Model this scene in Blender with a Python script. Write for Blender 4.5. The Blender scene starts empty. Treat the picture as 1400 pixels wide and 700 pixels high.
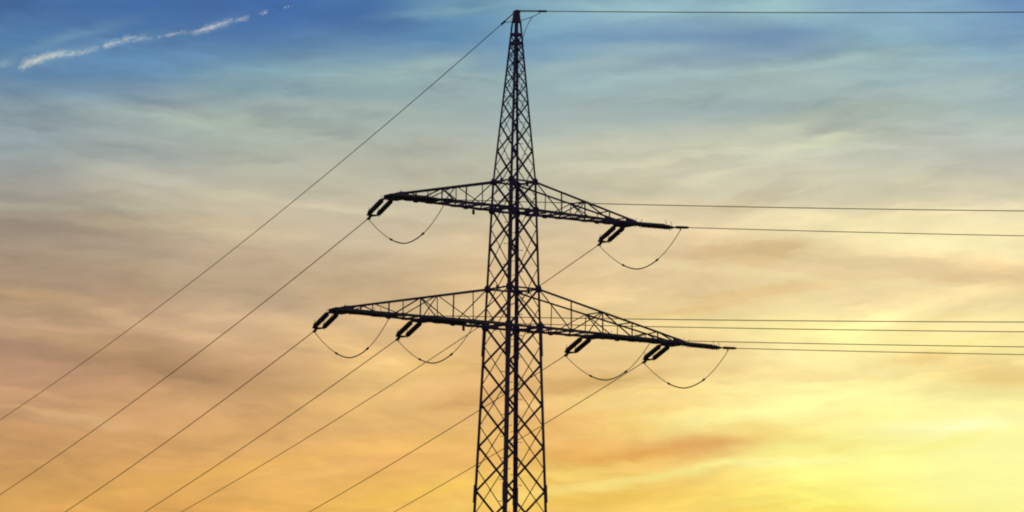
import bpy, bmesh, math, random
from math import sin, cos, pi, radians, sqrt, atan2
from mathutils import Vector, Matrix
random.seed(7)
S = bpy.context.scene
COL = S.collection

# ------------------------------------------------------------------ camera
F = 6000.0                       # focal length in 1/1400 of the picture width
PITCH, ROLL = 0.13145, 0.01311
CAMZ = 1.7
cd = bpy.data.cameras.new('camera'); cam = bpy.data.objects.new('camera', cd); COL.objects.link(cam)
cd.sensor_width = 36.0; cd.lens = 36.0 * F / 1400.0
cd.clip_start = 0.5; cd.clip_end = 200000.0
r0 = Vector((1, 0, 0)); u0 = Vector((0, -sin(PITCH), cos(PITCH))); fw = Vector((0, cos(PITCH), sin(PITCH)))
rr = r0 * cos(ROLL) + u0 * sin(ROLL); uu = u0 * cos(ROLL) - r0 * sin(ROLL)
cam.matrix_world = Matrix(((rr.x, uu.x, -fw.x, 0), (rr.y, uu.y, -fw.y, 0), (rr.z, uu.z, -fw.z, CAMZ), (0, 0, 0, 1)))
S.camera = cam

# ------------------------------------------------------------------ sun, exposure
SUN_AZ, SUN_EL = radians(7.5), radians(4.2)     # azimuth clockwise from +Y
sl = bpy.data.lights.new('sun', 'SUN'); sl.energy = 2.2; sl.angle = radians(0.53); sl.color = (1.0, 0.86, 0.66)
so = bpy.data.objects.new('sun', sl); COL.objects.link(so)
sd = Vector((sin(SUN_AZ) * cos(SUN_EL), cos(SUN_AZ) * cos(SUN_EL), sin(SUN_EL)))
so.rotation_euler = sd.to_track_quat('Z', 'Y').to_euler()
S.view_settings.view_transform = 'Standard'; S.view_settings.look = 'None'
S.view_settings.exposure = 0.0; S.view_settings.gamma = 1.0
S.view_settings.use_curve_mapping = False
S.cycles.pixel_filter_type = 'BLACKMAN_HARRIS'; S.cycles.filter_width = 2.0
S.cycles.use_adaptive_sampling = False; S.cycles.use_denoising = True

# ------------------------------------------------------------------ sky (world): thin evening cloud veil over a Nishita sky
W = bpy.data.worlds.new('World'); S.world = W; W.use_nodes = True
nt = W.node_tree; N = nt.nodes; L = nt.links
for n in list(N): N.remove(n)
def lin(c):
    return tuple(((v / 255) / 12.92 if v <= 10 else ((v / 255 + 0.055) / 1.055) ** 2.4) for v in c) + (1.0,)
def setin(sock, v):
    if hasattr(v, 'is_output'): L.new(v, sock)
    else: sock.default_value = v
def M(op, a, b=None, c=None, clamp=False):
    n = N.new('ShaderNodeMath'); n.operation = op; n.use_clamp = clamp
    setin(n.inputs[0], a)
    if b is not None: setin(n.inputs[1], b)
    if c is not None: setin(n.inputs[2], c)
    return n.outputs[0]
def smooth(x, a, b):
    n = N.new('ShaderNodeMapRange'); n.interpolation_type = 'SMOOTHSTEP'
    setin(n.inputs[0], x); n.inputs[1].default_value = a; n.inputs[2].default_value = b
    return n.outputs[0]
def mixc(f, a, b, mode='MIX'):
    n = N.new('ShaderNodeMix'); n.data_type = 'RGBA'; n.blend_type = mode
    setin(n.inputs[0], f); setin(n.inputs[6], a); setin(n.inputs[7], b)
    return n.outputs[2]
def comb(x, y, z=0.0):
    n = N.new('ShaderNodeCombineXYZ'); setin(n.inputs[0], x); setin(n.inputs[1], y); setin(n.inputs[2], z); return n.outputs[0]
def noise(vec, scale=1.0, detail=4.0, rough=0.55, dist=0.0):
    n = N.new('ShaderNodeTexNoise'); n.noise_dimensions = '3D'
    L.new(vec, n.inputs['Vector']); n.inputs['Scale'].default_value = scale
    n.inputs['Detail'].default_value = detail; n.inputs['Roughness'].default_value = rough
    n.inputs['Distortion'].default_value = dist
    return n.outputs['Fac']
tc = N.new('ShaderNodeTexCoord'); sep = N.new('ShaderNodeSeparateXYZ'); L.new(tc.outputs['Generated'], sep.inputs[0])
X, Y, Z = sep.outputs
AZ = M('ARCTAN2', X, Y)                                   # radians, clockwise from +Y
EL = M('ARCSINE', Z)
# heading and altitude measured in units of 1/6000 rad, so cloud shapes keep their size in the sky
# (gnomonic chart of the sunset quarter; cloud bands lean by a fraction of a degree)
cP, sP = cos(PITCH), sin(PITCH)
den = M('MAXIMUM', M('MULTIPLY_ADD', Y, cP, M('MULTIPLY', Z, sP)), 0.05)
cu = M('DIVIDE', M('MULTIPLY', X, F), den)
cv = M('DIVIDE', M('MULTIPLY_ADD', Z, -cP * F, M('MULTIPLY', Y, sP * F)), den)
Uq = M('ADD', M('MULTIPLY_ADD', cv, -sin(ROLL), 700.0), M('MULTIPLY', cu, cos(ROLL)))
Vq = M('ADD', M('MULTIPLY_ADD', cu, sin(ROLL), 350.0), M('MULTIPLY', cv, cos(ROLL)))
w1 = noise(comb(M('MULTIPLY', Uq, 1 / 520), M('MULTIPLY', Vq, 1 / 95), 1.3), 1.0, 4, 0.5)
w2 = noise(comb(M('MULTIPLY', Uq, 1 / 300), M('MULTIPLY', Vq, 1 / 120), 7.7), 1.0, 3, 0.5)
w3 = noise(comb(M('MULTIPLY', Uq, 1 / 120), M('MULTIPLY', Vq, 1 / 26), 3.1), 1.0, 4, 0.55)
Vd = M('ADD', Vq, M('ADD', M('MULTIPLY_ADD', w1, 64.0, -32.0), M('MULTIPLY_ADD', w3, 20.0, -10.0)))
Ud = M('ADD', Uq, M('MULTIPLY_ADD', w2, 240.0, -120.0))
t = M('DIVIDE', M('ADD', Ud, 300.0), 2000.0, clamp=True)
ROWS = [
 (-60, [(-150, 66, 104, 158), (350, 62, 98, 156), (700, 118, 160, 186), (1050, 138, 178, 192), (1400, 100, 138, 182)]),
 (12,  [(0, 79, 118, 166), (200, 71, 110, 164), (350, 67, 104, 160), (500, 74, 114, 165), (610, 106, 150, 180), (720, 132, 172, 190), (900, 150, 186, 196), (1050, 156, 192, 195), (1210, 134, 170, 192), (1400, 112, 148, 186)]),
 (50,  [(0, 86, 126, 166), (200, 82, 122, 166), (350, 84, 122, 168), (500, 98, 136, 172), (600, 94, 136, 172), (720, 108, 147, 178), (900, 118, 150, 180), (1050, 120, 152, 180), (1200, 130, 166, 180), (1400, 122, 157, 182)]),
 (100, [(0, 98, 134, 168), (200, 98, 136, 170), (350, 122, 157, 172), (500, 143, 172, 179), (620, 152, 176, 178), (720, 145, 172, 178), (900, 155, 178, 180), (1050, 160, 181, 180), (1250, 152, 176, 182), (1400, 150, 175, 183)]),
 (125, [(0, 122, 148, 168), (200, 122, 150, 170), (350, 135, 163, 171), (500, 150, 175, 176), (620, 156, 177, 177), (720, 152, 174, 177), (900, 160, 180, 178), (1050, 164, 183, 178), (1250, 162, 181, 179), (1400, 156, 177, 181)]),
 (150, [(0, 142, 163, 168), (200, 150, 168, 170), (350, 157, 174, 170), (500, 160, 178, 172), (700, 162, 178, 175), (900, 166, 183, 175), (1200, 174, 189, 175), (1400, 164, 182, 178)]),
 (200, [(0, 144, 160, 160), (200, 160, 171, 162), (350, 167, 179, 163), (500, 176, 183, 165), (700, 182, 186, 165), (900, 192, 195, 170), (1200, 190, 196, 175), (1400, 182, 190, 178)]),
 (260, [(0, 168, 167, 150), (200, 178, 176, 152), (350, 188, 184, 155), (500, 192, 188, 158), (700, 197, 194, 162), (900, 208, 203, 166), (1200, 206, 203, 170), (1400, 210, 205, 172)]),
 (320, [(0, 166, 153, 128), (200, 182, 167, 136), (350, 198, 181, 146), (500, 200, 186, 152), (700, 206, 190, 150), (900, 226, 206, 162), (1100, 236, 221, 166), (1400, 247, 234, 176)]),
 (380, [(0, 164, 145, 116), (200, 168, 149, 118), (350, 182, 162, 128), (500, 192, 172, 132), (700, 216, 191, 140), (900, 226, 202, 150), (1100, 231, 209, 155), (1400, 235, 211, 155)]),
 (440, [(0, 178, 150, 116), (200, 190, 159, 120), (350, 203, 174, 130), (500, 217, 185, 131), (700, 226, 193, 134), (900, 240, 216, 150), (1100, 248, 233, 162), (1400, 248, 234, 164)]),
 (500, [(0, 186, 149, 108), (200, 188, 150, 106), (350, 202, 164, 112), (500, 227, 189, 120), (700, 226, 184, 116), (900, 241, 210, 138), (1100, 248, 235, 158), (1400, 247, 229, 150)]),
 (560, [(0, 200, 158, 100), (200, 206, 163, 100), (350, 217, 173, 104), (500, 232, 192, 110), (700, 236, 194, 112), (900, 243, 214, 128), (1100, 252, 243, 156), (1400, 251, 243, 158)]),
 (620, [(0, 202, 156, 92), (200, 213, 164, 92), (350, 226, 177, 96), (500, 227, 176, 94), (700, 239, 190, 96), (900, 241, 196, 104), (1100, 252, 246, 142), (1400, 254, 251, 164)]),
 (680, [(0, 214, 166, 84), (200, 222, 170, 84), (350, 232, 181, 88), (500, 234, 186, 86), (700, 240, 200, 96), (900, 243, 210, 98), (1100, 252, 243, 118), (1400, 254, 251, 154)]),
 (800, [(0, 214, 150, 60), (350, 230, 165, 62), (700, 238, 185, 70), (1100, 250, 225, 95), (1400, 255, 246, 140)]),
]
def shift(c, v):
    k = max(0.0, min(1.0, (v - 130) / 90, (600 - v) / 120))
    q = max(0.0, min(1.0, (v - 470) / 90)) * (1.0 if c[2] < 118 else .4)
    return (min(255, c[0] + 2 * k), c[1] - 1.5 * k - 2.5 * q, min(255, c[2] + 4 * k + 9 * q))
def ramp(stops, va):
    n = N.new('ShaderNodeValToRGB'); cr = n.color_ramp; cr.interpolation = 'EASE'
    while len(cr.elements) < len(stops): cr.elements.new(0.5)
    for e, s in zip(cr.elements, stops):
        e.position = (s[0] + 300) / 2000.0; e.color = lin(shift(s[1:], va))
    L.new(t, n.inputs[0]); return n.outputs[0]
veil = ramp(ROWS[0][1], -60)
for (va, _), (vb, st) in zip(ROWS, ROWS[1:]):
    n = N.new('ShaderNodeMapRange'); n.interpolation_type = 'LINEAR'
    L.new(Vd, n.inputs[0]); n.inputs[1].default_value = va; n.inputs[2].default_value = vb
    veil = mixc(n.outputs[0], veil, ramp(st, vb))
# single cloud streaks: (heading, altitude, half length, half width, tilt in degrees, colour, strength)
wa = noise(comb(M('MULTIPLY', Uq, 1 / 70), M('MULTIPLY', Vq, 1 / 24), 5.0), 1.0, 5, 0.6)
wb = noise(comb(M('MULTIPLY', Uq, 1 / 150), M('MULTIPLY', Vq, 1 / 60), 9.0), 1.0, 4, 0.55)
Us = M('ADD', Uq, M('MULTIPLY_ADD', wb, 90.0, -45.0))
Vs = M('ADD', Vq, M('MULTIPLY_ADD', wa, 26.0, -13.0))
STREAKS = [
 (95, 50, 70, 7, 16, (118, 154, 178), .5),
 (2, 85, 14, 5, 4, (142, 174, 184), .6),
 (230, 85, 120, 18, 4, (98, 136, 170), .5),
 (78, 77, 46, 8, 15, (128, 160, 182), .6),
 (168, 57, 34, 6, 13, (108, 145, 178), .55),
 (290, 37, 44, 6, 15, (104, 142, 178), .6),
 (200, 50, 30, 4, 6, (100, 138, 176), .5),
 (470, 22, 130, 14, -2, (66, 104, 162), .55),
 (570, 92, 90, 9, 8, (172, 195, 184), .55),
 (390, 122, 90, 8, -3, (128, 158, 172), .45),
 (760, 66, 120, 20, 3, (112, 150, 180), .55),
 (880, 64, 120, 8, 1, (160, 186, 188), .4),
 (800, 86, 80, 12, 10, (168, 190, 182), .5),
 (1050, 52, 60, 18, 0, (108, 142, 178), .55),
 (1330, 50, 70, 20, -4, (118, 152, 182), .5),
 (1180, 105, 100, 14, 8, (164, 190, 184), .4),
 (330, 170, 130, 14, -4, (172, 184, 165), .5),
 (60, 205, 170, 11, -2, (146, 160, 160), .45),
 (110, 282, 190, 6, -1, (190, 187, 160), .5),
 (1200, 210, 110, 12, -2, (186, 192, 178), .45),
 (1110, 196, 60, 9, 6, (208, 214, 180), .5),
 (1280, 252, 140, 9, -3, (214, 208, 176), .4),
 (270, 312, 130, 12, -4, (204, 190, 152), .5),
 (1300, 335, 130, 15, -6, (254, 246, 190), .7),
 (1200, 303, 150, 7, -4, (244, 228, 178), .5),
 (1100, 345, 190, 14, -6, (222, 198, 150), .7),
 (1380, 372, 90, 18, -8, (228, 198, 145), .6),
 (1130, 382, 220, 7, -5, (244, 228, 170), .55),
 (30, 402, 70, 6, -6, (208, 170, 122), .6),
 (60, 425, 120, 14, -5, (172, 146, 112), .5),
 (300, 395, 130, 15, -10, (176, 156, 124), .55),
 (130, 470, 100, 8, -8, (206, 168, 118), .5),
 (230, 505, 130, 18, -8, (176, 138, 98), .65),
 (600, 505, 60, 14, 6, (238, 198, 120), .5),
 (770, 530, 90, 14, 8, (206, 160, 96), .6),
 (700, 425, 150, 10, -3, (232, 202, 150), .4),
 (1130, 450, 190, 10, -3, (250, 236, 158), .5),
 (1390, 520, 110, 12, -4, (240, 208, 128), .6),
 (1250, 468, 200, 10, -3, (250, 240, 158), .5),
 (1000, 572, 110, 14, 6, (251, 243, 160), .7),
 (880, 562, 60, 6, 4, (236, 196, 100), .4),
 (965, 606, 66, 9, 5, (224, 174, 110), .75),
 (850, 629, 170, 8, 10.5, (226, 166, 92), .9),
 (760, 650, 60, 8, 10, (238, 182, 92), .6),
 (1065, 595, 60, 14, -3, (242, 212, 118), .6),
 (950, 643, 190, 7, 9, (250, 235, 140), .8),
 (1080, 632, 90, 6, 2, (255, 254, 170), .6),
 (770, 648, 110, 9, 8, (246, 220, 118), .6),
 (820, 683, 130, 9, 3, (236, 190, 76), .5),
 (600, 668, 110, 8, 10, (240, 196, 84), .5),
 (330, 640, 150, 10, 10, (236, 182, 86), .4),
 (560, 605, 90, 8, 8, (238, 190, 98), .4),
 (1310, 584, 70, 10, 4, (255, 253, 204), .75),
 (1360, 640, 110, 50, 0, (255, 252, 162), .5),
 (1240, 620, 110, 7, 10, (252, 246, 150), .5),
 (1150, 82, 90, 7, 7, (174, 198, 190), .55), (1330, 118, 70, 10, 6, (178, 198, 188), .55), (1075, 176, 34, 7, 10, (208, 214, 188), .65),
 (1125, 192, 50, 7, 14, (212, 217, 186), .65), (1000, 150, 120, 12, 4, (146, 168, 178), .45), (1375, 172, 44, 10, 8, (192, 204, 187), .55),
 (850, 203, 130, 9, 3, (204, 207, 183), .5), (900, 235, 150, 8, -2, (212, 209, 182), .45), (870, 258, 120, 7, -3, (188, 185, 165), .45),
 (500, 150, 110, 8, -5, (182, 194, 180), .45), (420, 60, 100, 8, 3, (92, 132, 172), .4), (620, 14, 70, 8, 5, (138, 178, 192), .6), (830, 10, 90, 5, -3, (160, 194, 198), .5),
 (190, 437, 85, 8, -12, (212, 178, 138), .6), (385, 420, 125, 10, -14, (180, 156, 128), .65), (90, 570, 105, 6, -8, (218, 177, 124), .65),
 (520, 500, 85, 12, 10, (238, 200, 132), .5), (640, 548, 60, 12, 8, (212, 162, 98), .5), (20, 592, 70, 10, -4, (188, 144, 90), .55),
 (180, 345, 120, 9, -6, (172, 155, 132), .5), (480, 330, 120, 8, -4, (212, 196, 164), .5), (520, 395, 90, 12, -8, (186, 162, 130), .45),
 (1090, 512, 120, 9, -3, (240, 212, 142), .6), (1345, 503, 95, 12, -6, (238, 206, 134), .6), (1260, 612, 95, 6, 12, (248, 243, 140), .6),
 (820, 545, 80, 8, 4, (244, 212, 132), .5), (870, 585, 50, 8, 3, (238, 196, 104), .6),
]
for (u, v, a, b, tilt, c, k) in STREAKS:
    ct, st_ = cos(radians(tilt)), sin(radians(tilt))
    du = M('SUBTRACT', Us, float(u)); dv = M('SUBTRACT', Vs, float(v))
    p = M('MULTIPLY_ADD', dv, -st_ / a, M('MULTIPLY', du, ct / a))
    q = M('MULTIPLY_ADD', dv, ct / b, M('MULTIPLY', du, st_ / b))
    g = M('EXPONENT', M('MULTIPLY', M('MULTIPLY_ADD', p, p, M('MULTIPLY', q, q)), -0.8))
    veil = mixc(M('MULTIPLY', g, k), veil, lin(c))
# fine fibrous texture of the veil
Ua = M('MULTIPLY_ADD', Vd, .35, Us); Va = M('MULTIPLY_ADD', Us, .06, Vs)
f1 = noise(comb(M('MULTIPLY', Ua, 1 / 170), M('MULTIPLY', Va, 1 / 30), 2.0), 1.0, 6, 0.62, 0.6)
f2 = noise(comb(M('MULTIPLY', Uq, 1 / 40), M('MULTIPLY', Vs, 1 / 13), 4.0), 1.0, 5, 0.65)
f3 = noise(comb(M('MULTIPLY', Ua, 1 / 300), M('MULTIPLY', M('MULTIPLY_ADD', Us, -.05, Vs), 1 / 70), 12.0), 1.0, 6, 0.6, 0.9)
lowl = smooth(Vq, 150.0, 420.0)
amp = M('MULTIPLY_ADD', lowl, .30, .34)
mod = M('ADD', M('ADD', M('MULTIPLY_ADD', f1, .26, -.13), M('MULTIPLY_ADD', f2, .07, -.035)), M('MULTIPLY_ADD', M('SUBTRACT', f3, .5), amp, 1.0))
calm = M('MULTIPLY', smooth(Uq, 1020.0, 1330.0), smooth(Vq, 500.0, 610.0))     # the glare round the sun swallows detail
calm = M('MULTIPLY_ADD', calm, -.75, 1.0)
mod = M('MULTIPLY_ADD', M('SUBTRACT', mod, 1.0), calm, 1.0)
veil = mixc(1.0, veil, comb(mod, mod, mod), 'MULTIPLY')
def tilted(deg, su, sv, off, detail, rough, dist):
    c_, s_ = cos(radians(deg)), sin(radians(deg))
    return noise(comb(M('MULTIPLY_ADD', Us, c_ / su, M('MULTIPLY', Vs, -s_ / su)), M('MULTIPLY_ADD', Us, s_ / sv, M('MULTIPLY', Vs, c_ / sv)), off), 1.0, detail, rough, dist)
wr = tilted(6, 380, 58, 21.0, 6, .54, .8)       # fibres rising to the right, right half
wl = tilted(-7, 390, 62, 33.0, 6, .52, .9)     # bands sinking to the right, left half
fibre = tilted(5, 150, 19, 45.0, 6, .64, .4)
rgt = smooth(Uq, 380.0, 900.0)
wn = M('ADD', M('MULTIPLY', wr, rgt), M('MULTIPLY', wl, M('SUBTRACT', 1.0, rgt)))
wn = M('MULTIPLY_ADD', fibre, .16, M('MULTIPLY', wn, .84))
hi = M('MULTIPLY', M('MULTIPLY', smooth(wn, .50, .68), .78), calm)
lo = M('MULTIPLY', M('MULTIPLY', smooth(wn, .48, .34), .74), calm)
bright = mixc(1.0, veil, comb(1.20, 1.19, 1.15), 'MULTIPLY')
warm = M('MULTIPLY', smooth(Uq, 450.0, 900.0), lowl)
dusky = mixc(1.0, veil, mixc(warm, (.79, .80, .85, 1), (.93, .83, .70, 1)), 'MULTIPLY')
veil = mixc(hi, veil, bright); veil = mixc(lo, veil, dusky)
sky = N.new('ShaderNodeTexSky'); sky.sky_type = 'NISHITA'; sky.sun_disc = False
sky.sun_elevation = SUN_EL; sky.sun_rotation = SUN_AZ; sky.dust_density = 2.0
bg1 = N.new('ShaderNodeBackground'); L.new(sky.outputs[0], bg1.inputs[0]); bg1.inputs[1].default_value = 0.12
bg2 = N.new('ShaderNodeBackground'); L.new(veil, bg2.inputs[0]); bg2.inputs[1].default_value = 1.0
# the lit veil fills the sunset quarter of the sky and thins out overhead and behind
mk = M('MULTIPLY', smooth(M('ABSOLUTE', AZ), 0.75, 0.35), smooth(EL, 0.36, 0.22))
ms = N.new('ShaderNodeMixShader'); L.new(mk, ms.inputs[0]); L.new(bg1.outputs[0], ms.inputs[1]); L.new(bg2.outputs[0], ms.inputs[2])
wo = N.new('ShaderNodeOutputWorld'); L.new(ms.outputs[0], wo.inputs[0])

# ------------------------------------------------------------------ materials
def mat(name, col, rough=0.6, metal=0.0, vary=0.25, scale=6.0, col2=None):
    m = bpy.data.materials.new(name); m.use_nodes = True
    t_ = m.node_tree; b = t_.nodes['Principled BSDF']
    tcn = t_.nodes.new('ShaderNodeTexCoord'); nz = t_.nodes.new('ShaderNodeTexNoise')
    nz.inputs['Scale'].default_value = scale; nz.inputs['Detail'].default_value = 5
    t_.links.new(tcn.outputs['Object'], nz.inputs['Vector'])
    cr = t_.nodes.new('ShaderNodeValToRGB')
    c2 = col2 or tuple(v * (1 + vary) for v in col)
    cr.color_ramp.elements[0].position = .35; cr.color_ramp.elements[1].position = .68
    cr.color_ramp.elements[0].color = tuple(v * (1 - vary) for v in col) + (1,); cr.color_ramp.elements[1].color = tuple(c2) + (1,)
    t_.links.new(nz.outputs['Fac'], cr.inputs[0]); t_.links.new(cr.outputs[0], b.inputs['Base Color'])
    b.inputs['Roughness'].default_value = rough; b.inputs['Metallic'].default_value = metal
    return m
M_STEEL = mat('painted_steel', (.11, .062, .16), .7)
M_WIRE = mat('weathered_aluminium', (.26, .17, .08), .95, 0.0)
M_INS = mat('brown_glazed_porcelain', (.07, .04, .06), .45)
M_FIT = mat('galvanised_fittings', (.05, .048, .05), .55, 0.2)
M_CONC = mat('concrete', (.32, .31, .29), .9, 0, .2, 3)
M_GRASS = mat('meadow_grass', (.045, .06, .02), 1.0, 0, .4, .35, (.09, .10, .035))

# ------------------------------------------------------------------ mesh helpers
class MB:
    def __init__(s): s.v = []; s.f = []
    def add(s, vs, fs):
        o = len(s.v); s.v += [tuple(v) for v in vs]; s.f += [tuple(i + o for i in f) for f in fs]
    def prism(s, prof, p, q, ex, ey):
        """extrude 2D profile from p to q"""
        n = len(prof)
        vs = [p + ex * a + ey * b for a, b in prof] + [q + ex * a + ey * b for a, b in prof]
        fs = [(i, (i + 1) % n, n + (i + 1) % n, n + i) for i in range(n)]
        s.add(vs, fs + [tuple(range(n - 1, -1, -1)), tuple(range(n, 2 * n))])
    def angle(s, p, q, w, out, th=None, side=1):
        """rolled steel angle: flanges w wide; out = direction the heel points to"""
        p = Vector(p); q = Vector(q); d = (q - p).normalized(); th = th or max(.008, w * .12)
        o = Vector(out); o = (o - d * o.dot(d)).normalized(); k = d.cross(o) * side
        ex = (-o + k).normalized(); ey = (-o - k).normalized()
        h = w * .3
        s.prism([(-h, -h), (w - h, -h), (w - h, th - h), (th - h, th - h), (th - h, w - h), (-h, w - h)], p, q, ex, ey)
    def flat(s, p, q, w, nrm, th=.008, off=0.0):
        """angle bar laid against a face: one flange in the face, one sticking inwards"""
        p = Vector(p); q = Vector(q); d = (q - p).normalized()
        n = Vector(nrm); n = (n - d * n.dot(d)).normalized(); k = d.cross(n)
        p = p + n * off; q = q + n * off; a = w / 2
        s.prism([(-a, 0), (-a, -th), (a - th, -th), (a - th, -w * .8), (a, -w * .8), (a, 0)], p, q, k, n)
    def box(s, c, ax, ay, az, sx, sy, sz):
        c = Vector(c); vs = [c + ax * (i * sx / 2) + ay * (j * sy / 2) + az * (k * sz / 2) for i in (-1, 1) for j in (-1, 1) for k in (-1, 1)]
        s.add(vs, [(0, 1, 3, 2), (4, 6, 7, 5), (0, 4, 5, 1), (2, 3, 7, 6), (0, 2, 6, 4), (1, 5, 7, 3)])
    def plate(s, pts, nrm, th):
        n = Vector(nrm).normalized() * (th / 2); m = len(pts); pts = [Vector(p) for p in pts]
        vs = [p + n for p in pts] + [p - n for p in pts]
        s.add(vs, [tuple(range(m)), tuple(range(2 * m - 1, m - 1, -1))] + [(i, m + i, m + (i + 1) % m, (i + 1) % m) for i in range(m)])
    def tube(s, pts, r, n=6, rs=None):
        pts = [Vector(p) for p in pts]; m = len(pts); vs = []; ref = None
        for i, p in enumerate(pts):
            d = (pts[min(i + 1, m - 1)] - pts[max(i - 1, 0)]).normalized()
            if ref is None: ref = Vector((0, 0, 1)) if abs(d.z) < .9 else Vector((1, 0, 0))
            a = (ref - d * ref.dot(d)).normalized(); ref = a; b = d.cross(a); R = rs[i] if rs else r
            vs += [p + a * (R * cos(2 * pi * j / n)) + b * (R * sin(2 * pi * j / n)) for j in range(n)]
        fs = [(i * n + j, i * n + (j + 1) % n, (i + 1) * n + (j + 1) % n, (i + 1) * n + j) for i in range(m - 1) for j in range(n)]
        s.add(vs, fs + [tuple(range(n - 1, -1, -1)), tuple(range((m - 1) * n, m * n))])
    def lathe(s, p, d, prof, n=12):
        d = Vector(d).normalized(); s.tube([Vector(p) + d * z for z, r in prof], 1, n, [r for z, r in prof])
    def build(s, name, m, parent=None, origin=None, smooth=False):
        me = bpy.data.meshes.new(name)
        o0 = Vector(origin) if origin is not None else Vector((0, 0, 0))
        me.from_pydata([tuple(Vector(v) - o0) for v in s.v], [], s.f); me.update()
        b = bmesh.new(); b.from_mesh(me); bmesh.ops.recalc_face_normals(b, faces=b.faces); b.to_mesh(me); b.free()
        if smooth:
            for p in me.polygons: p.use_smooth = True
        me.materials.append(m)
        o = bpy.data.objects.new(name, me); COL.objects.link(o)
        if parent is not None:
            o.parent = parent; o.location = o0 - world_loc(parent)
        else: o.location = o0
        return o
def world_loc(o):
    v = o.location.copy()
    while o.parent: o = o.parent; v = v + o.location
    return v
def tag(o, label, cat, group=None):
    o['label'] = label; o['category'] = cat
    if group: o['group'] = group
    return o
def empty(name, loc, label, cat, group=None):
    o = bpy.data.objects.new(name, None); o.location = loc; o.empty_display_size = .3; COL.objects.link(o)
    return tag(o, label, cat, group)

# ------------------------------------------------------------------ ground
me = bpy.data.meshes.new('ground'); b = bmesh.new()
rings = [0, 20, 60, 120, 200, 320, 600, 1500, 5000, 20000, 90000]; seg = 64; prev = None
for k, R in enumerate(rings):
    if R == 0: cur = [b.verts.new((0, 0, 0))]
    else: cur = [b.verts.new((R * cos(2 * pi * j / seg), R * sin(2 * pi * j / seg), 0.0)) for j in range(seg)]
    if prev:
        for j in range(seg):
            if len(prev) == 1: b.faces.new((prev[0], cur[j], cur[(j + 1) % seg]))
            else: b.faces.new((prev[j], cur[j], cur[(j + 1) % seg], prev[(j + 1) % seg]))
    prev = cur
b.to_mesh(me); b.free(); me.materials.append(M_GRASS)
g = bpy.data.objects.new('ground', me); COL.objects.link(g); g['kind'] = 'structure'

# ------------------------------------------------------------------ pylon geometry
D = 150.0; PHI = 0.63665; X0 = 0.047
AX = Vector((cos(PHI), sin(PHI), 0)); BX = Vector((sin(PHI), -cos(PHI), 0)); UP = Vector((0, 0, 1))
BASE = Vector((X0, D, 0))
hA, hB, hC, hD, hP = [h + CAMZ for h in (22.407, 21.412, 18.678, 17.351, 28.36)]
WA, SLOPE, WTOP = 0.521, 0.03085, 0.076
def width(h):
    return WA + SLOPE * (hA - h) if h <= hA else WTOP + (WA - WTOP) * (hP - h) / (hP - hA)
SG = {'R': (1, 1), 'FAR': (1, -1), 'NEAR': (-1, 1), 'L': (-1, -1)}
def P(l, s, h): return BASE + AX * l + BX * s + UP * h
def corner(k, h):
    i, j = SG[k]; w = width(h); return P(i * w, j * w, h)
# levels of the heavy lattice (faces across the arms); the light lattice sits half a panel off
LEV = [hA, hB, 20.13 + CAMZ, hC, hD, 16.05 + CAMZ, 14.686 + CAMZ, 13.223 + CAMZ, 11.704 + CAMZ, 10.13 + CAMZ, 8.51 + CAMZ, 6.83 + CAMZ, 5.10 + CAMZ, 3.31 + CAMZ, 1.46 + CAMZ, .35]
px = [249, 207, 171.5, 142, 117, 95.5, 77.5, 62.5, 50]
TOPLEV = [hA + (249 - y) * .0257 for y in px]
LEVELS = TOPLEV[:0:-1] + LEV                      # from the top down

pylon = empty('lattice_pylon', BASE, 'dark steel lattice pylon with two tapering crossarms silhouetted against the sunset', 'pylon')
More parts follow.
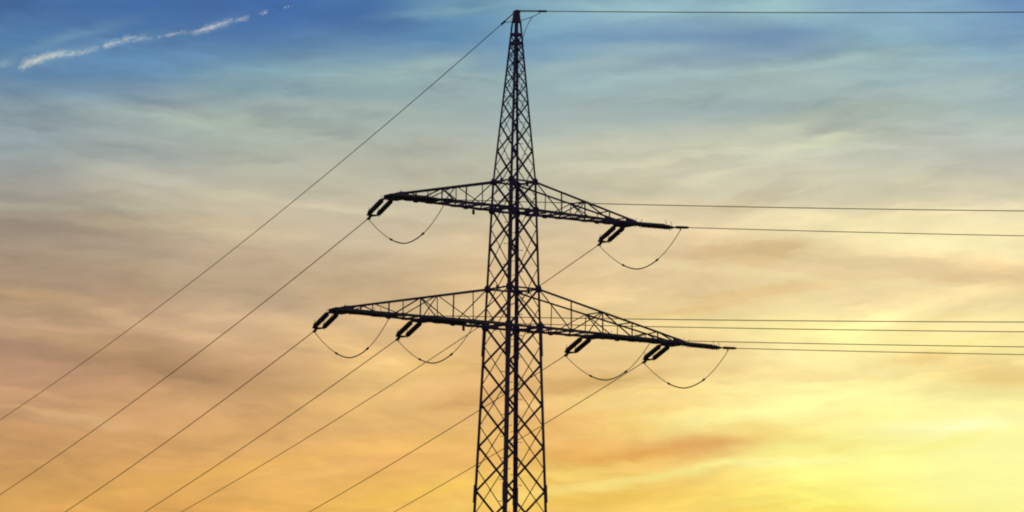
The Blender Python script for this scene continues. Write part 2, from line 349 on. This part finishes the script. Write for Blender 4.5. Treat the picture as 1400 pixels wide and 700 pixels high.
# legs with step bolts, splices and gussets
for k in SG:
    i, j = SG[k]; out = AX * i + BX * j
    m = MB()
    big = .118 if k in ('NEAR', 'FAR') else .105
    m.angle(corner(k, -.15), corner(k, hD), big, out, .016)
    m.angle(corner(k, hD), corner(k, hA), big * .86, out, .012)
    m.angle(corner(k, hA), corner(k, hP - .3), (.072 if k in ('L', 'R') else .064), out, .010)
    leg = m.build('leg', M_STEEL, pylon, corner(k, 0))
    for h, ln in ((hD - .55, .9), (11.62 + CAMZ, .62), (3.0 + CAMZ, .7)):
        m = MB(); m.angle(corner(k, h - ln / 2) + out * .02, corner(k, h + ln / 2) + out * .02, big * (1.2 if k in ('NEAR', 'FAR') else 1.08), out, .014)
        m.build('splice_plate', M_STEEL, leg, corner(k, h))
    for h, sz in ((hA, .22), (hB, .25), (hC, .24), (hD, .28)):
        m = MB(); c = corner(k, h)
        for (d1, d2) in ((AX * -i, BX * j), (BX * -j, AX * i)):
            # plate lies in the face, outside the leg flange
            o = c + d2 * .014
            m.plate([o - d1 * (sz * .45) + UP * (sz * .25), o - d1 * (sz * .1) + UP * (sz * .62), o + d1 * (sz * .5) + UP * (sz * .45), o + d1 * (sz * .72), o + d1 * (sz * .5) - UP * (sz * .45), o - d1 * (sz * .1) - UP * (sz * .62), o - d1 * (sz * .45) - UP * (sz * .25)], d2, .012)
        m.build('gusset_plate', M_STEEL, leg, c)
    for h in LEVELS[8:12] + LEVELS[12:18]:
        if min(abs(h - q) for q in (hA, hB, hC, hD)) < .1: continue
        m = MB(); c = corner(k, h); d1, d2 = (AX * -i, BX * j); o = c + d2 * .014
        m.plate([o - UP * .16 + d1 * .0, o - UP * .1 + d1 * .1, o + UP * .1 + d1 * .1, o + UP * .16], d2, .01)
        m.build('gusset_plate', M_STEEL, leg, c)
    if k in ('NEAR', 'FAR'):
        h = 10.9 + CAMZ; n = 0
        while h < hP - 1.0:
            m = MB(); c = corner(k, h); d = (AX * i if n % 2 else BX * j)
            d0 = (AX * -i if n % 2 == 0 else BX * -j)
            c = c + d0 * .05; 
            m.tube([c, c + d * .2], .010, 6); m.tube([c + d * .195, c + d * .212], .019, 6)
            m.build('step_bolt', M_STEEL, leg, c); h += .37; n += 1
    m = MB(); c = corner(k, 0); m.lathe(c - UP * .4, UP, [(0, .32), (.55, .26), (.62, .22), (.62, .01)], 16)
    m.build('concrete_footing', M_CONC, pylon, c)
# cross braces
def cross(k0, k1, h0, h1, nrm, w):
    m = MB(); a0, a1, b0, b1 = corner(k0, h0), corner(k1, h0), corner(k0, h1), corner(k1, h1)
    d = (a1 - a0).normalized() * .02
    m.flat(a0 + d, b1 - d, w, nrm, .009, .004); m.flat(a1 - d, b0 + d, w, -nrm, .009, .010)
    mid = (a0 + a1 + b0 + b1) / 4
    m.tube([mid - nrm * .03, mid + nrm * .03], .022, 6)
    return m.build('cross_brace', M_STEEL, pylon, mid)
for n in range(len(LEVELS) - 1):
    h0, h1 = LEVELS[n], LEVELS[n + 1]; top = h0 > hA + .01
    wt = .062 if not top else max(.034, .052 * (width(h0) / WA) + .012)
    cross('NEAR', 'R', h0, h1, BX, wt); cross('L', 'FAR', h0, h1, -BX, wt)
MID = [(a + b_) / 2 for a, b_ in zip(LEVELS, LEVELS[1:])]
for n in range(len(MID) - 1):
    h0, h1 = MID[n], MID[n + 1]; top = h0 > hA + .01
    wt = .036 if not top else max(.024, .032 * (width(h0) / WA) + .004)
    cross('L', 'NEAR', h0, h1, -AX, wt); cross('FAR', 'R', h0, h1, AX, wt)
# horizontals and plan bracing at the four arm levels
for h in (hA, hB, hC, hD):
    for k0, k1, nrm in (('NEAR', 'R', BX), ('L', 'FAR', -BX), ('L', 'NEAR', -AX), ('FAR', 'R', AX)):
        m = MB(); a, b_ = corner(k0, h), corner(k1, h); m.flat(a, b_, .055 if h in (hA, hC) else .075, nrm, .009, .018)
        o = m.build('horizontal_strut', M_STEEL, pylon, (a + b_) / 2)
        if abs(nrm.dot(AX)) > .5:
            c = (a + b_) / 2 + nrm * .032; t1 = (b_ - a).normalized(); z = .12 if h in (hA, hC) else .19
            m = MB(); m.plate([c + t1 * z * .6 + UP * z * .8, c + t1 * z * .6 - UP * z * .8, c - t1 * z * .6 - UP * z * .8, c - t1 * z * .6 + UP * z * .8], nrm, .01)
            m.build('gusset_plate', M_STEEL, o, c)
    m = MB(); m.flat(corner('L', h), corner('R', h), .04, UP, .007, -.03); m.flat(corner('NEAR', h), corner('FAR', h), .04, -UP, .007, .045)
    m.build('plan_brace', M_STEEL, pylon, P(0, 0, h))
# peak: closed plates and the earth wire bracket
for nrm, t1 in ((BX, AX), (-BX, AX), (AX, BX), (-AX, BX)):
    m = MB(); hh = hP - .36
    wl, wh = width(hh) + .012, width(hP) + .004
    m.plate([P(0, 0, hh) + nrm * wl + t1 * wl * .95, P(0, 0, hP) + nrm * wh + t1 * wh * .95, P(0, 0, hP) + nrm * wh - t1 * wh * .95, P(0, 0, hh) + nrm * wl - t1 * wl * .95], nrm, .01)
    m.build('peak_plate', M_STEEL, pylon, P(0, 0, hh))
for hb in (hP - .78, hP - 1.08):
    for nrm, t1 in ((BX, AX), (-BX, AX), (AX, BX), (-AX, BX)):
        w_ = width(hb) + .006; m = MB()
        m.plate([P(0, 0, hb - .05) + nrm * w_ + t1 * w_, P(0, 0, hb + .05) + nrm * w_ + t1 * w_, P(0, 0, hb + .05) + nrm * w_ - t1 * w_, P(0, 0, hb - .05) + nrm * w_ - t1 * w_], nrm, .008)
        m.build('peak_plate', M_STEEL, pylon, P(0, 0, hb) + nrm * w_)
m = MB(); m.box(P(0, 0, hP + .02), AX, BX, UP, .2, .2, .03); m.box(P(0, 0, hP + .06), AX, BX, UP, .09, .16, .06)
m.build('peak_bracket', M_STEEL, pylon, P(0, 0, hP))

# crossarms
def crossarm(sd_, htop, hbot, tip, posts, wtip, attach):
    """sd_ = -1 towards the left arm, +1 towards the right arm"""
    l0, l1 = width(hbot), width(htop)
    def hw(l): return width(hbot) + (wtip - width(hbot)) * (l - l0) / (tip - l0)
    def hwt(l): return width(htop) + (wtip - width(htop)) * (l - l1) / (tip - l1)
    def ht(l): return htop + (hbot + .10 - htop) * (l - l1) / (tip - .25 - l1)
    heavy = sd_                        # heavy angles sit on opposite sides of the two arms
    def B(l, s): return P(sd_ * l, s * hw(l), hbot)
    def T(l, s): return P(sd_ * l, s * hwt(l), ht(l))
    m = MB()
    for s in (1, -1): m.angle(B(l0, s), B(tip, s), .085, BX * s - UP, .012)
    m.plate([B(tip - .6, 1), B(tip, 1), P(sd_ * (tip + .14), 0, hbot), B(tip, -1), B(tip - .6, -1)], UP, .02)
    arm = m.build('crossarm', M_STEEL, pylon, P(sd_ * l0, 0, hbot))
    for s in (1, -1):
        m = MB(); m.angle(T(l1, s), T(tip - .25, s), .075 if s == heavy else .05, BX * s + UP, .010)
        m.build('top_chord', M_STEEL, arm, T(l1, s))
        # gusset at the tip
        m = MB(); n_ = BX * s
        m.plate([B(tip - .62, s) + UP * -.03, B(tip, s) - UP * .03, B(tip, s) + UP * .06, T(tip - .30, s) + UP * .04, T(tip - .62, s)], BX, .012)
        m.build('tip_plate', M_STEEL, arm, B(tip, s))
        pts = [('T', l1)]
        for q, l in enumerate(posts): pts.append(('B' if q % 2 == 0 else 'T', l))
        pts.append(('T' if pts[-1][0] == 'B' else 'B', tip - .55))
        nrm = BX * s
        for q, l in enumerate(posts):
            m = MB(); m.flat(B(l, s), T(l, s), .055 if s == heavy else .036, nrm, .008, .006)
            po = m.build('post', M_STEEL, arm, B(l, s))
            if q % 2: continue
            c = B(l, s) + nrm * .018
            m = MB(); m.plate([c + AX * .12 - UP * .02, c + AX * .07 + UP * .08, c - AX * .07 + UP * .08, c - AX * .12 - UP * .02, c - AX * .07 - UP * .06, c + AX * .07 - UP * .06], BX, .01)
            m.build('gusset_plate', M_STEEL, arm, c)
        for q, ((a, la), (c, lc)) in enumerate(zip(pts, pts[1:])):
            pa = T(la, s) if a == 'T' else B(la, s); pc = T(lc, s) if c == 'T' else B(lc, s)
            m = MB(); m.flat(pa, pc, .042 if s == heavy and q else .032, -nrm, .007, .008); m.build('diagonal_brace', M_STEEL, arm, (pa + pc) / 2)
    # bottom plane: struts and zigzag
    ls = [l0] + posts + [tip - .6]
    sub = []
    for a, c in zip(ls, ls[1:]): sub += [a, (a + c) / 2]
    sub.append(tip - .6)
    for q, l in enumerate(sub[1:]):
        m = MB(); m.flat(B(l, 1), B(l, -1), .05, -UP, .008, .016); m.build('bottom_strut', M_STEEL, arm, P(sd_ * l, 0, hbot))
    for q, (a, c) in enumerate(zip(sub, sub[1:])):
        s = 1 if q % 2 == 0 else -1
        m = MB(); m.flat(B(a, s), B(c, -s), .045, -UP, .007, .028); m.build('bottom_brace', M_STEEL, arm, (B(a, s) + B(c, -s)) / 2)
        c_ = B(c, -s) - UP * .034
        m = MB(); m.plate([c_ + AX * .16, c_ + AX * .09 + BX * s * .13, c_ - AX * .09 + BX * s * .13, c_ - AX * .16, c_ - BX * s * .05], UP, .01); m.build('gusset_plate', M_STEEL, arm, c_)
    for l in posts[1:3]:
        m = MB(); m.flat(T(l, 1), T(l, -1), .045, UP, .008, .012); m.build('top_strut', M_STEEL, arm, P(sd_ * l, 0, ht(l)))
    # cross frame inside the arm
    l = posts[1]; m = MB(); m.flat(T(l, 1), B(l, -1), .045, AX, .008, .012); m.flat(T(l, -1), B(l, 1), .045, -AX, .008, .014)
    m.build('cross_frame', M_STEEL, arm, P(sd_ * l, 0, hbot))
    # beams that carry the insulators
    for (l, half) in attach:
        m = MB()
        for dl in (-.2, .2):
            m.box(P(sd_ * (l + dl), 0, hbot - .03), BX, AX, UP, 2 * half, .06, .075)
        m.plate([P(sd_ * (l - .28), half, hbot - .072), P(sd_ * (l + .28), half, hbot - .072), P(sd_ * (l + .28), -half, hbot - .072), P(sd_ * (l - .28), -half, hbot - .072)], UP, .014)
        m.build('hanger_beam', M_STEEL, arm, P(sd_ * l, 0, hbot))
    return arm, B
ATT_U = {-1: 4.95, 1: 4.87}
ATT_LO = {-1: 7.12, 1: 7.06}
ATT_LI = {-1: 3.68, 1: 3.58}
arms = []
for s_ in (-1, 1):
    a1, B1 = crossarm(s_, hA, hB, 5.28, [1.7, 2.77, 3.9], .27, [(ATT_U[s_], .40)])
    a2, B2 = crossarm(s_, hC, hD, 7.45, [2.1, 3.54, 4.9, 6.1], .27, [(ATT_LO[s_], .40), (ATT_LI[s_], .50)])
    if s_ < 0:
        for a_, l, h, sd2 in ((a1, 1.35, hB, -1), (a2, 1.7, hD, -1)):
            c = P(-l, sd2 * .52, h - .05); m = MB(); m.box(c - UP * .07, AX, BX, UP, .075, .05, .17)
            m.build('hanging_bracket', M_STEEL, a_, c)

# ------------------------------------------------------------------ insulator sets, conductors, jumpers
PSI_L, PSI_R = radians(112.0), radians(-35.0)
SL_L, SL_R = -.235, -.135
CL_L, CL_R = -.16, -.09          # slope of the clamp, in line with the wire
STRS = {'left': 2.17, 'right': 2.38}; LI = 1.42; S0 = .18; YO = .15; GAP = .17
PH = {  # phase: side, attach distances left/right-going, height, beam half, (m, c) of left and right span
 'uL': (-4.98, -5.22, hB, .40, (-.1629, .000535), (-.0970, .000390)),
 'uR': (5.02, 4.87, hB, .40, (-.1600, .000509), (-.0945, .000365)),
 'lLo': (-7.13, -7.42, hD, .40, (-.1625, .000588), (-.0740, .000331)),
 'lRo': (7.10, 7.04, hD, .40, (-.1646, .000593), (-.0756, .000360)),
 'lLi': (-3.62, -4.05, hD, .50, (-.1596, .000537), (-.0765, .000330)),
 'lRi': (3.66, 3.49, hD, .50, (-.1579, .000555), (-.0742, .000357)),
}
WHERE = {'uL': 'tip of the upper left crossarm', 'uR': 'tip of the upper right crossarm', 'lLo': 'tip of the lower left crossarm',
         'lRo': 'tip of the lower right crossarm', 'lLi': 'middle of the lower left crossarm', 'lRi': 'middle of the lower right crossarm'}

def attach(ph, grp):
    v = PH[ph]; sg = -1 if grp == 'left' else 1
    return P(v[0] if grp == 'left' else v[1], sg * v[3], v[2] - (.0 if grp == 'left' else .05))
def sdir(grp):
    ps, sl_ = (PSI_L, SL_L) if grp == 'left' else (PSI_R, SL_R)
    return Vector((cos(ps), sin(ps), sl_)).normalized()
def cdir(grp):
    ps, sl_ = (PSI_L, CL_L) if grp == 'left' else (PSI_R, CL_R)
    return Vector((cos(ps), sin(ps), sl_)).normalized()
def insulator_set(ph, grp):
    a = attach(ph, grp); d = sdir(grp); e = Vector((d.y, -d.x, 0)).normalized(); up = e.cross(d).normalized()
    if up.z < 0: up = -up
    root = empty('insulator_set', a, '', 'insulator', 'double insulator strings on the crossarms')
    m = MB(); m.tube([a - e * (GAP + .04) - UP * .02, a + e * (GAP + .04) - UP * .02], .028, 8)
    for s in (-1, 1):
        p0 = a + e * (GAP * s)
        m.tube([p0 - UP * .03, p0 + d * .06], .026, 6); m.tube([p0 + d * .03, p0 + d * .24], .022, 6)
    m.build('clevis_link', M_FIT, root, a)
    s0 = S0
    for s in (-1, 1):
        p0 = a + e * (GAP * s) + d * s0
        prof = [(0, .03), (.0, .05), (.09, .055), (.09, .04)]
        n = 13; z = .10; st = (LI - .2) / n
        for q in range(n):
            prof += [(z, .042), (z + st * .35, .088), (z + st * .5, .090), (z + st * .62, .046)]; z += st
        prof += [(LI - .09, .04), (LI - .09, .055), (LI, .05), (LI, .02)]
        m = MB(); m.lathe(p0, d, prof, 12); rod = m.build('insulator_rod', M_INS, root, p0, True)
        for zz, sgn in ((.05, 1), (LI - .05, -1)):
            c = p0 + d * zz
            m = MB(); m.tube([c + up * .04, c + up * .15 + d * (.02 * sgn), c + up * .21 + d * (.07 * sgn)], .008, 6)
            m.tube([c - up * .04, c - up * .09, c - up * .115 + d * (.05 * sgn)], .008, 6)
            m.build('arcing_horn', M_FIT, rod, c)
    z1 = s0 + LI
    m = MB(); y0 = a + d * (z1 + .05)
    m.plate([y0 + e * .21 - d * .04, y0 + e * .21 + d * .04, y0 + e * .06 + d * .14, y0 - e * .06 + d * .14, y0 - e * .21 + d * .04, y0 - e * .21 - d * .04], up, .02)
    for s in (-1, 1): m.tube([a + e * (GAP * s) + d * (z1 - .02), a + e * (GAP * s) + d * (z1 + .06)], .03, 6)
    m.build('yoke_plate', M_FIT, root, y0)
    m = MB(); c0 = a + d * (z1 + YO); d2 = cdir(grp); ln = STRS[grp] - z1 - YO
    m.tube([c0 - d * .03, c0 + d2 * .10], .020, 6); m.tube([c0 + d2 * .08, c0 + d2 * .13, c0 + d2 * (ln - .1), c0 + d2 * ln], 1, 8, [.036, .050, .046, .03])
    jp = c0 + d2 * (ln * .45)
    m.tube([jp, jp - UP * .10], .022, 8)
    m.build('tension_clamp', M_FIT, root, c0)
    side = 'down left' if grp == 'left' else 'right'
    root['label'] = ('double insulator string slanting down left from the ' if grp == 'left' else 'double insulator string pointing right from the ') + WHERE[ph]
    return c0 + d2 * ln, jp - UP * .10
def span(ph, grp, start, r, m_c, smax, name, label, cat, group, rs=None):
    ps = PSI_L if grp == 'left' else PSI_R; h = Vector((cos(ps), sin(ps), 0)); pts = []
    n = 150
    for i in range(n + 1):
        s = smax * (i / n) ** 1.3; pts.append(start + h * s + UP * (m_c[0] * s + m_c[1] * s * s))
    m = MB(); m.tube(pts, r, 6)
    return tag(m.build(name, M_WIRE, None, start, True), label, cat, group)
for ph in PH:
    ends = {}
    for grp in ('left', 'right'):
        end, jp = insulator_set(ph, grp); ends[grp] = jp
        span(ph, grp, end - cdir(grp) * .05, .0152 if grp == 'left' else .0128, PH[ph][4 if grp == 'left' else 5], 210 if grp == 'left' else 150, 'conductor',
             ('conductor wire falling to the lower left from the ' if grp == 'left' else 'conductor wire running level to the right from the ') + WHERE[ph], 'power line',
             'conductors falling to the lower left' if grp == 'left' else 'conductors running off to the right')
    # jumper loop under the arm
    A_, B_ = ends['left'], ends['right']; dip = 1.08 * {'lLi': .93, 'lRi': .97}.get(ph, 1.0)
    def J(t): return A_.lerp(B_, t) - UP * (dip * (1 - abs(2 * t - 1) ** (1.66 if t < .5 else 2.05)))
    j = MB(); j.tube([J(i / 48) for i in range(49)], .0128, 6)
    jo = tag(j.build('jumper_loop', M_WIRE, None, J(.5), True), 'drooping jumper cable looped below the ' + WHERE[ph], 'jumper cable', 'jumper cables looped under the crossarms')
    j = MB(); j.tube([J(.30 + .42 * i / 20) for i in range(21)], .021, 8); j.build('weight_sleeve', M_WIRE, jo, J(.5), True)
    for t in (.295, .715):
        c = J(t); dd = (J(t + .01) - J(t - .01)).normalized(); j = MB()
        j.tube([c - dd * .08, c - dd * .05, c + dd * .05, c + dd * .08], 1, 8, [.022, .036, .036, .022]); j.build('collar', M_FIT, jo, c)

# earth wire at the peak
pk = P(0, 0, hP + .06)
for grp, mc, smax, lab in (('left', (-.171, .000561), 210, 'topmost wire falling to the lower left from the very peak of the pylon'), ('right', (-.1068, .000358), 150, 'topmost wire running level to the right from the very peak of the pylon')):
    o = span('E', grp, pk, .0145, mc, smax, 'earth_wire', lab, 'power line', 'earth wires at the pylon peak')
    ps = PSI_L if grp == 'left' else PSI_R; h = Vector((cos(ps), sin(ps), mc[0])).normalized()
    m = MB(); e_ = 1.25 if grp == 'left' else 1.1
    m.tube([pk, pk + h * (e_ - .12)], .026, 6); m.tube([pk + h * (e_ - .2), pk + h * (e_ - .15), pk + h * (e_ + .15), pk + h * (e_ + .2)], 1, 8, [.026, .038, .038, .016])
    m.build('dead_end_grip', M_FIT, o, pk)
    if grp == 'left': gl = pk + h * 1.25
    else: gr = pk + h * 1.1
def curve(ps, n=24):
    out = []
    for i in range(n + 1):
        t = i / n; q = [Vector(p) for p in ps]
        while len(q) > 1: q = [a.lerp(b_, t) for a, b_ in zip(q, q[1:])]
        out.append(q[0])
    return out
mid = P(0, .12, hP - .22) + AX * .12
k1 = gr.lerp(pk, .38) - UP * .24
m = MB(); m.tube(curve([gl, gl.lerp(pk, .4) - UP * .12, mid - UP * .12, k1, gr]), .012, 6)
tag(m.build('earth_jumper', M_WIRE, None, mid, True), 'thin loop of wire joining both topmost wires just below the pylon peak', 'jumper cable')
leg_pt = corner('R', hP - .95) + BX * .03
m = MB(); m.tube(curve([k1 + UP * .03, k1 - AX * .15 - UP * .15, leg_pt + BX * .12 + UP * .35, leg_pt]), .011, 6)
m.tube([leg_pt - UP * .04, leg_pt + UP * .04], .025, 6)
tag(m.build('bonding_lead', M_WIRE, None, leg_pt, True), 'short curved lead dropping from the peak wire loop to the right pylon leg', 'cable')

# ------------------------------------------------------------------ broken contrail, high and far away
CD = 42000.0
def skydir(u, v):
    a, b_ = u - 700, v - 350
    x, y = a * cos(ROLL) + b_ * sin(ROLL), -a * sin(ROLL) + b_ * cos(ROLL)
    d = Vector((x / F, cos(PITCH) + y / F * sin(PITCH), sin(PITCH) - y / F * cos(PITCH)))
    return d.normalized()
def skypt(u, v, d=CD): return Vector((0, 0, CAMZ)) + skydir(u, v) * d
K = CD / F
TRAIL = [  # u, v, length, width, density weight: clumps of the trail
 (34, 90, 16, 7), (46, 83, 26, 9), (62, 79, 30, 8), (76, 75, 26, 7), (94, 74, 24, 5.5), (108, 73, 22, 5), (122, 69, 20, 5),
 (147, 62, 10, 6), (156, 59, 20, 6), (178, 52, 20, 6), (190, 53, 18, 4.5), (206, 52, 10, 3), (220, 50, 12, 3), (232, 47, 16, 4.5), (244, 45, 22, 4), (260, 44, 18, 3),
 (276, 41, 22, 5.5), (288, 37, 26, 6.5), (304, 32, 24, 5.5), (330, 26, 18, 5), (361, 17.5, 11, 4.2), (394, 9, 10, 3.2)]
TRAIL = [(u, v, ln, wd * 1.3) for u, v, ln, wd in TRAIL]
eu = (skypt(201, 60) - skypt(200, 60)).normalized(); ev = (skypt(200, 59) - skypt(200, 60)).normalized(); ew = skydir(200, 60)
b = bmesh.new()
for (u, v, ln, wd) in TRAIL:
    nf = max(3, int(ln / 3.6)); items = [(q, nf, True) for q in range(nf)] + [(q, 2 * nf, False) for q in range(2 * nf)]
    for q, tot, core in items:
        du_ = ((q + random.random()) / tot - .5) * ln * (1.0 if core else 1.25)
        end = 1 - min(1, abs(du_ / (ln * .62))) ** 2
        uu_ = u + du_; vv_ = v - du_ * .27 + random.gauss(0, wd * (.08 if core else .30))
        c = skypt(uu_, vv_) + ew * random.gauss(0, wd * K * .3)
        if core: la, wb_ = wd * random.uniform(.5, .85), wd * random.uniform(.20, .36)
        else: la, wb_ = wd * random.uniform(.35, .8), wd * random.uniform(.06, .13)
        la *= (.45 + .55 * end) * K; wb_ *= (.4 + .6 * end) * K
        tl = radians(random.gauss(30, 9))
        a1 = eu * cos(tl) + ev * sin(tl); a2 = ev * cos(tl) - eu * sin(tl)
        r = bmesh.ops.create_icosphere(b, subdivisions=3, radius=1.0)
        for vt in r['verts']:
            vt.co = c + a1 * (vt.co.x * la) + a2 * (vt.co.y * wb_) + ew * (vt.co.z * wb_ * 1.8)
b2 = bmesh.new()
for (u, v, ln, wd) in TRAIL:                    # thin haze of ice crystals around the clumps
    for q in range(4):
        du_ = random.uniform(-.4, .4) * ln
        c = skypt(u + du_, v - du_ * .27 + random.gauss(0, wd * .12))
        la, wb_ = ln * random.uniform(.28, .45) * K, wd * random.uniform(.45, .75) * K
        tl = radians(random.gauss(18, 5)); a1 = eu * cos(tl) + ev * sin(tl); a2 = ev * cos(tl) - eu * sin(tl)
        r = bmesh.ops.create_icosphere(b2, subdivisions=3, radius=1.0)
        for vt in r['verts']: vt.co = c + a1 * (vt.co.x * la) + a2 * (vt.co.y * wb_) + ew * (vt.co.z * wb_ * 1.5)
org = skypt(200, 60)
for vt in b2.verts: vt.co -= org
for vt in b.verts: vt.co -= org
me = bpy.data.meshes.new('contrail'); b.to_mesh(me); b.free()
ct = bpy.data.objects.new('contrail', me); ct.location = org; COL.objects.link(ct)
tag(ct, 'broken white contrail drifting across the blue top left of the sky', 'contrail')
rm = ct.modifiers.new('union', 'REMESH'); rm.mode = 'VOXEL'; rm.voxel_size = K * .3
smo = ct.modifiers.new('soften', 'SMOOTH'); smo.factor = .5; smo.iterations = 2
mc_ = bpy.data.materials.new('ice_cloud'); mc_.use_nodes = True
nn = mc_.node_tree; nn.nodes.remove(nn.nodes['Principled BSDF'])
pv = nn.nodes.new('ShaderNodeVolumePrincipled'); pv.inputs['Color'].default_value = (.97, 1, .90, 1)
pv.inputs['Density'].default_value = .0017; pv.inputs['Anisotropy'].default_value = .66
nn.links.new(pv.outputs[0], nn.nodes['Material Output'].inputs['Volume'])
me.materials.append(mc_)
me2 = bpy.data.meshes.new('ice_haze'); b2.to_mesh(me2); b2.free()
hz = bpy.data.objects.new('ice_haze', me2); COL.objects.link(hz); hz.parent = ct
rm = hz.modifiers.new('union', 'REMESH'); rm.mode = 'VOXEL'; rm.voxel_size = K * .6
smo = hz.modifiers.new('soften', 'SMOOTH'); smo.factor = .5; smo.iterations = 6
mh = mc_.copy(); mh.name = 'ice_haze'; mh.node_tree.nodes[pv.name].inputs['Density'].default_value = .00045
me2.materials.append(mh)
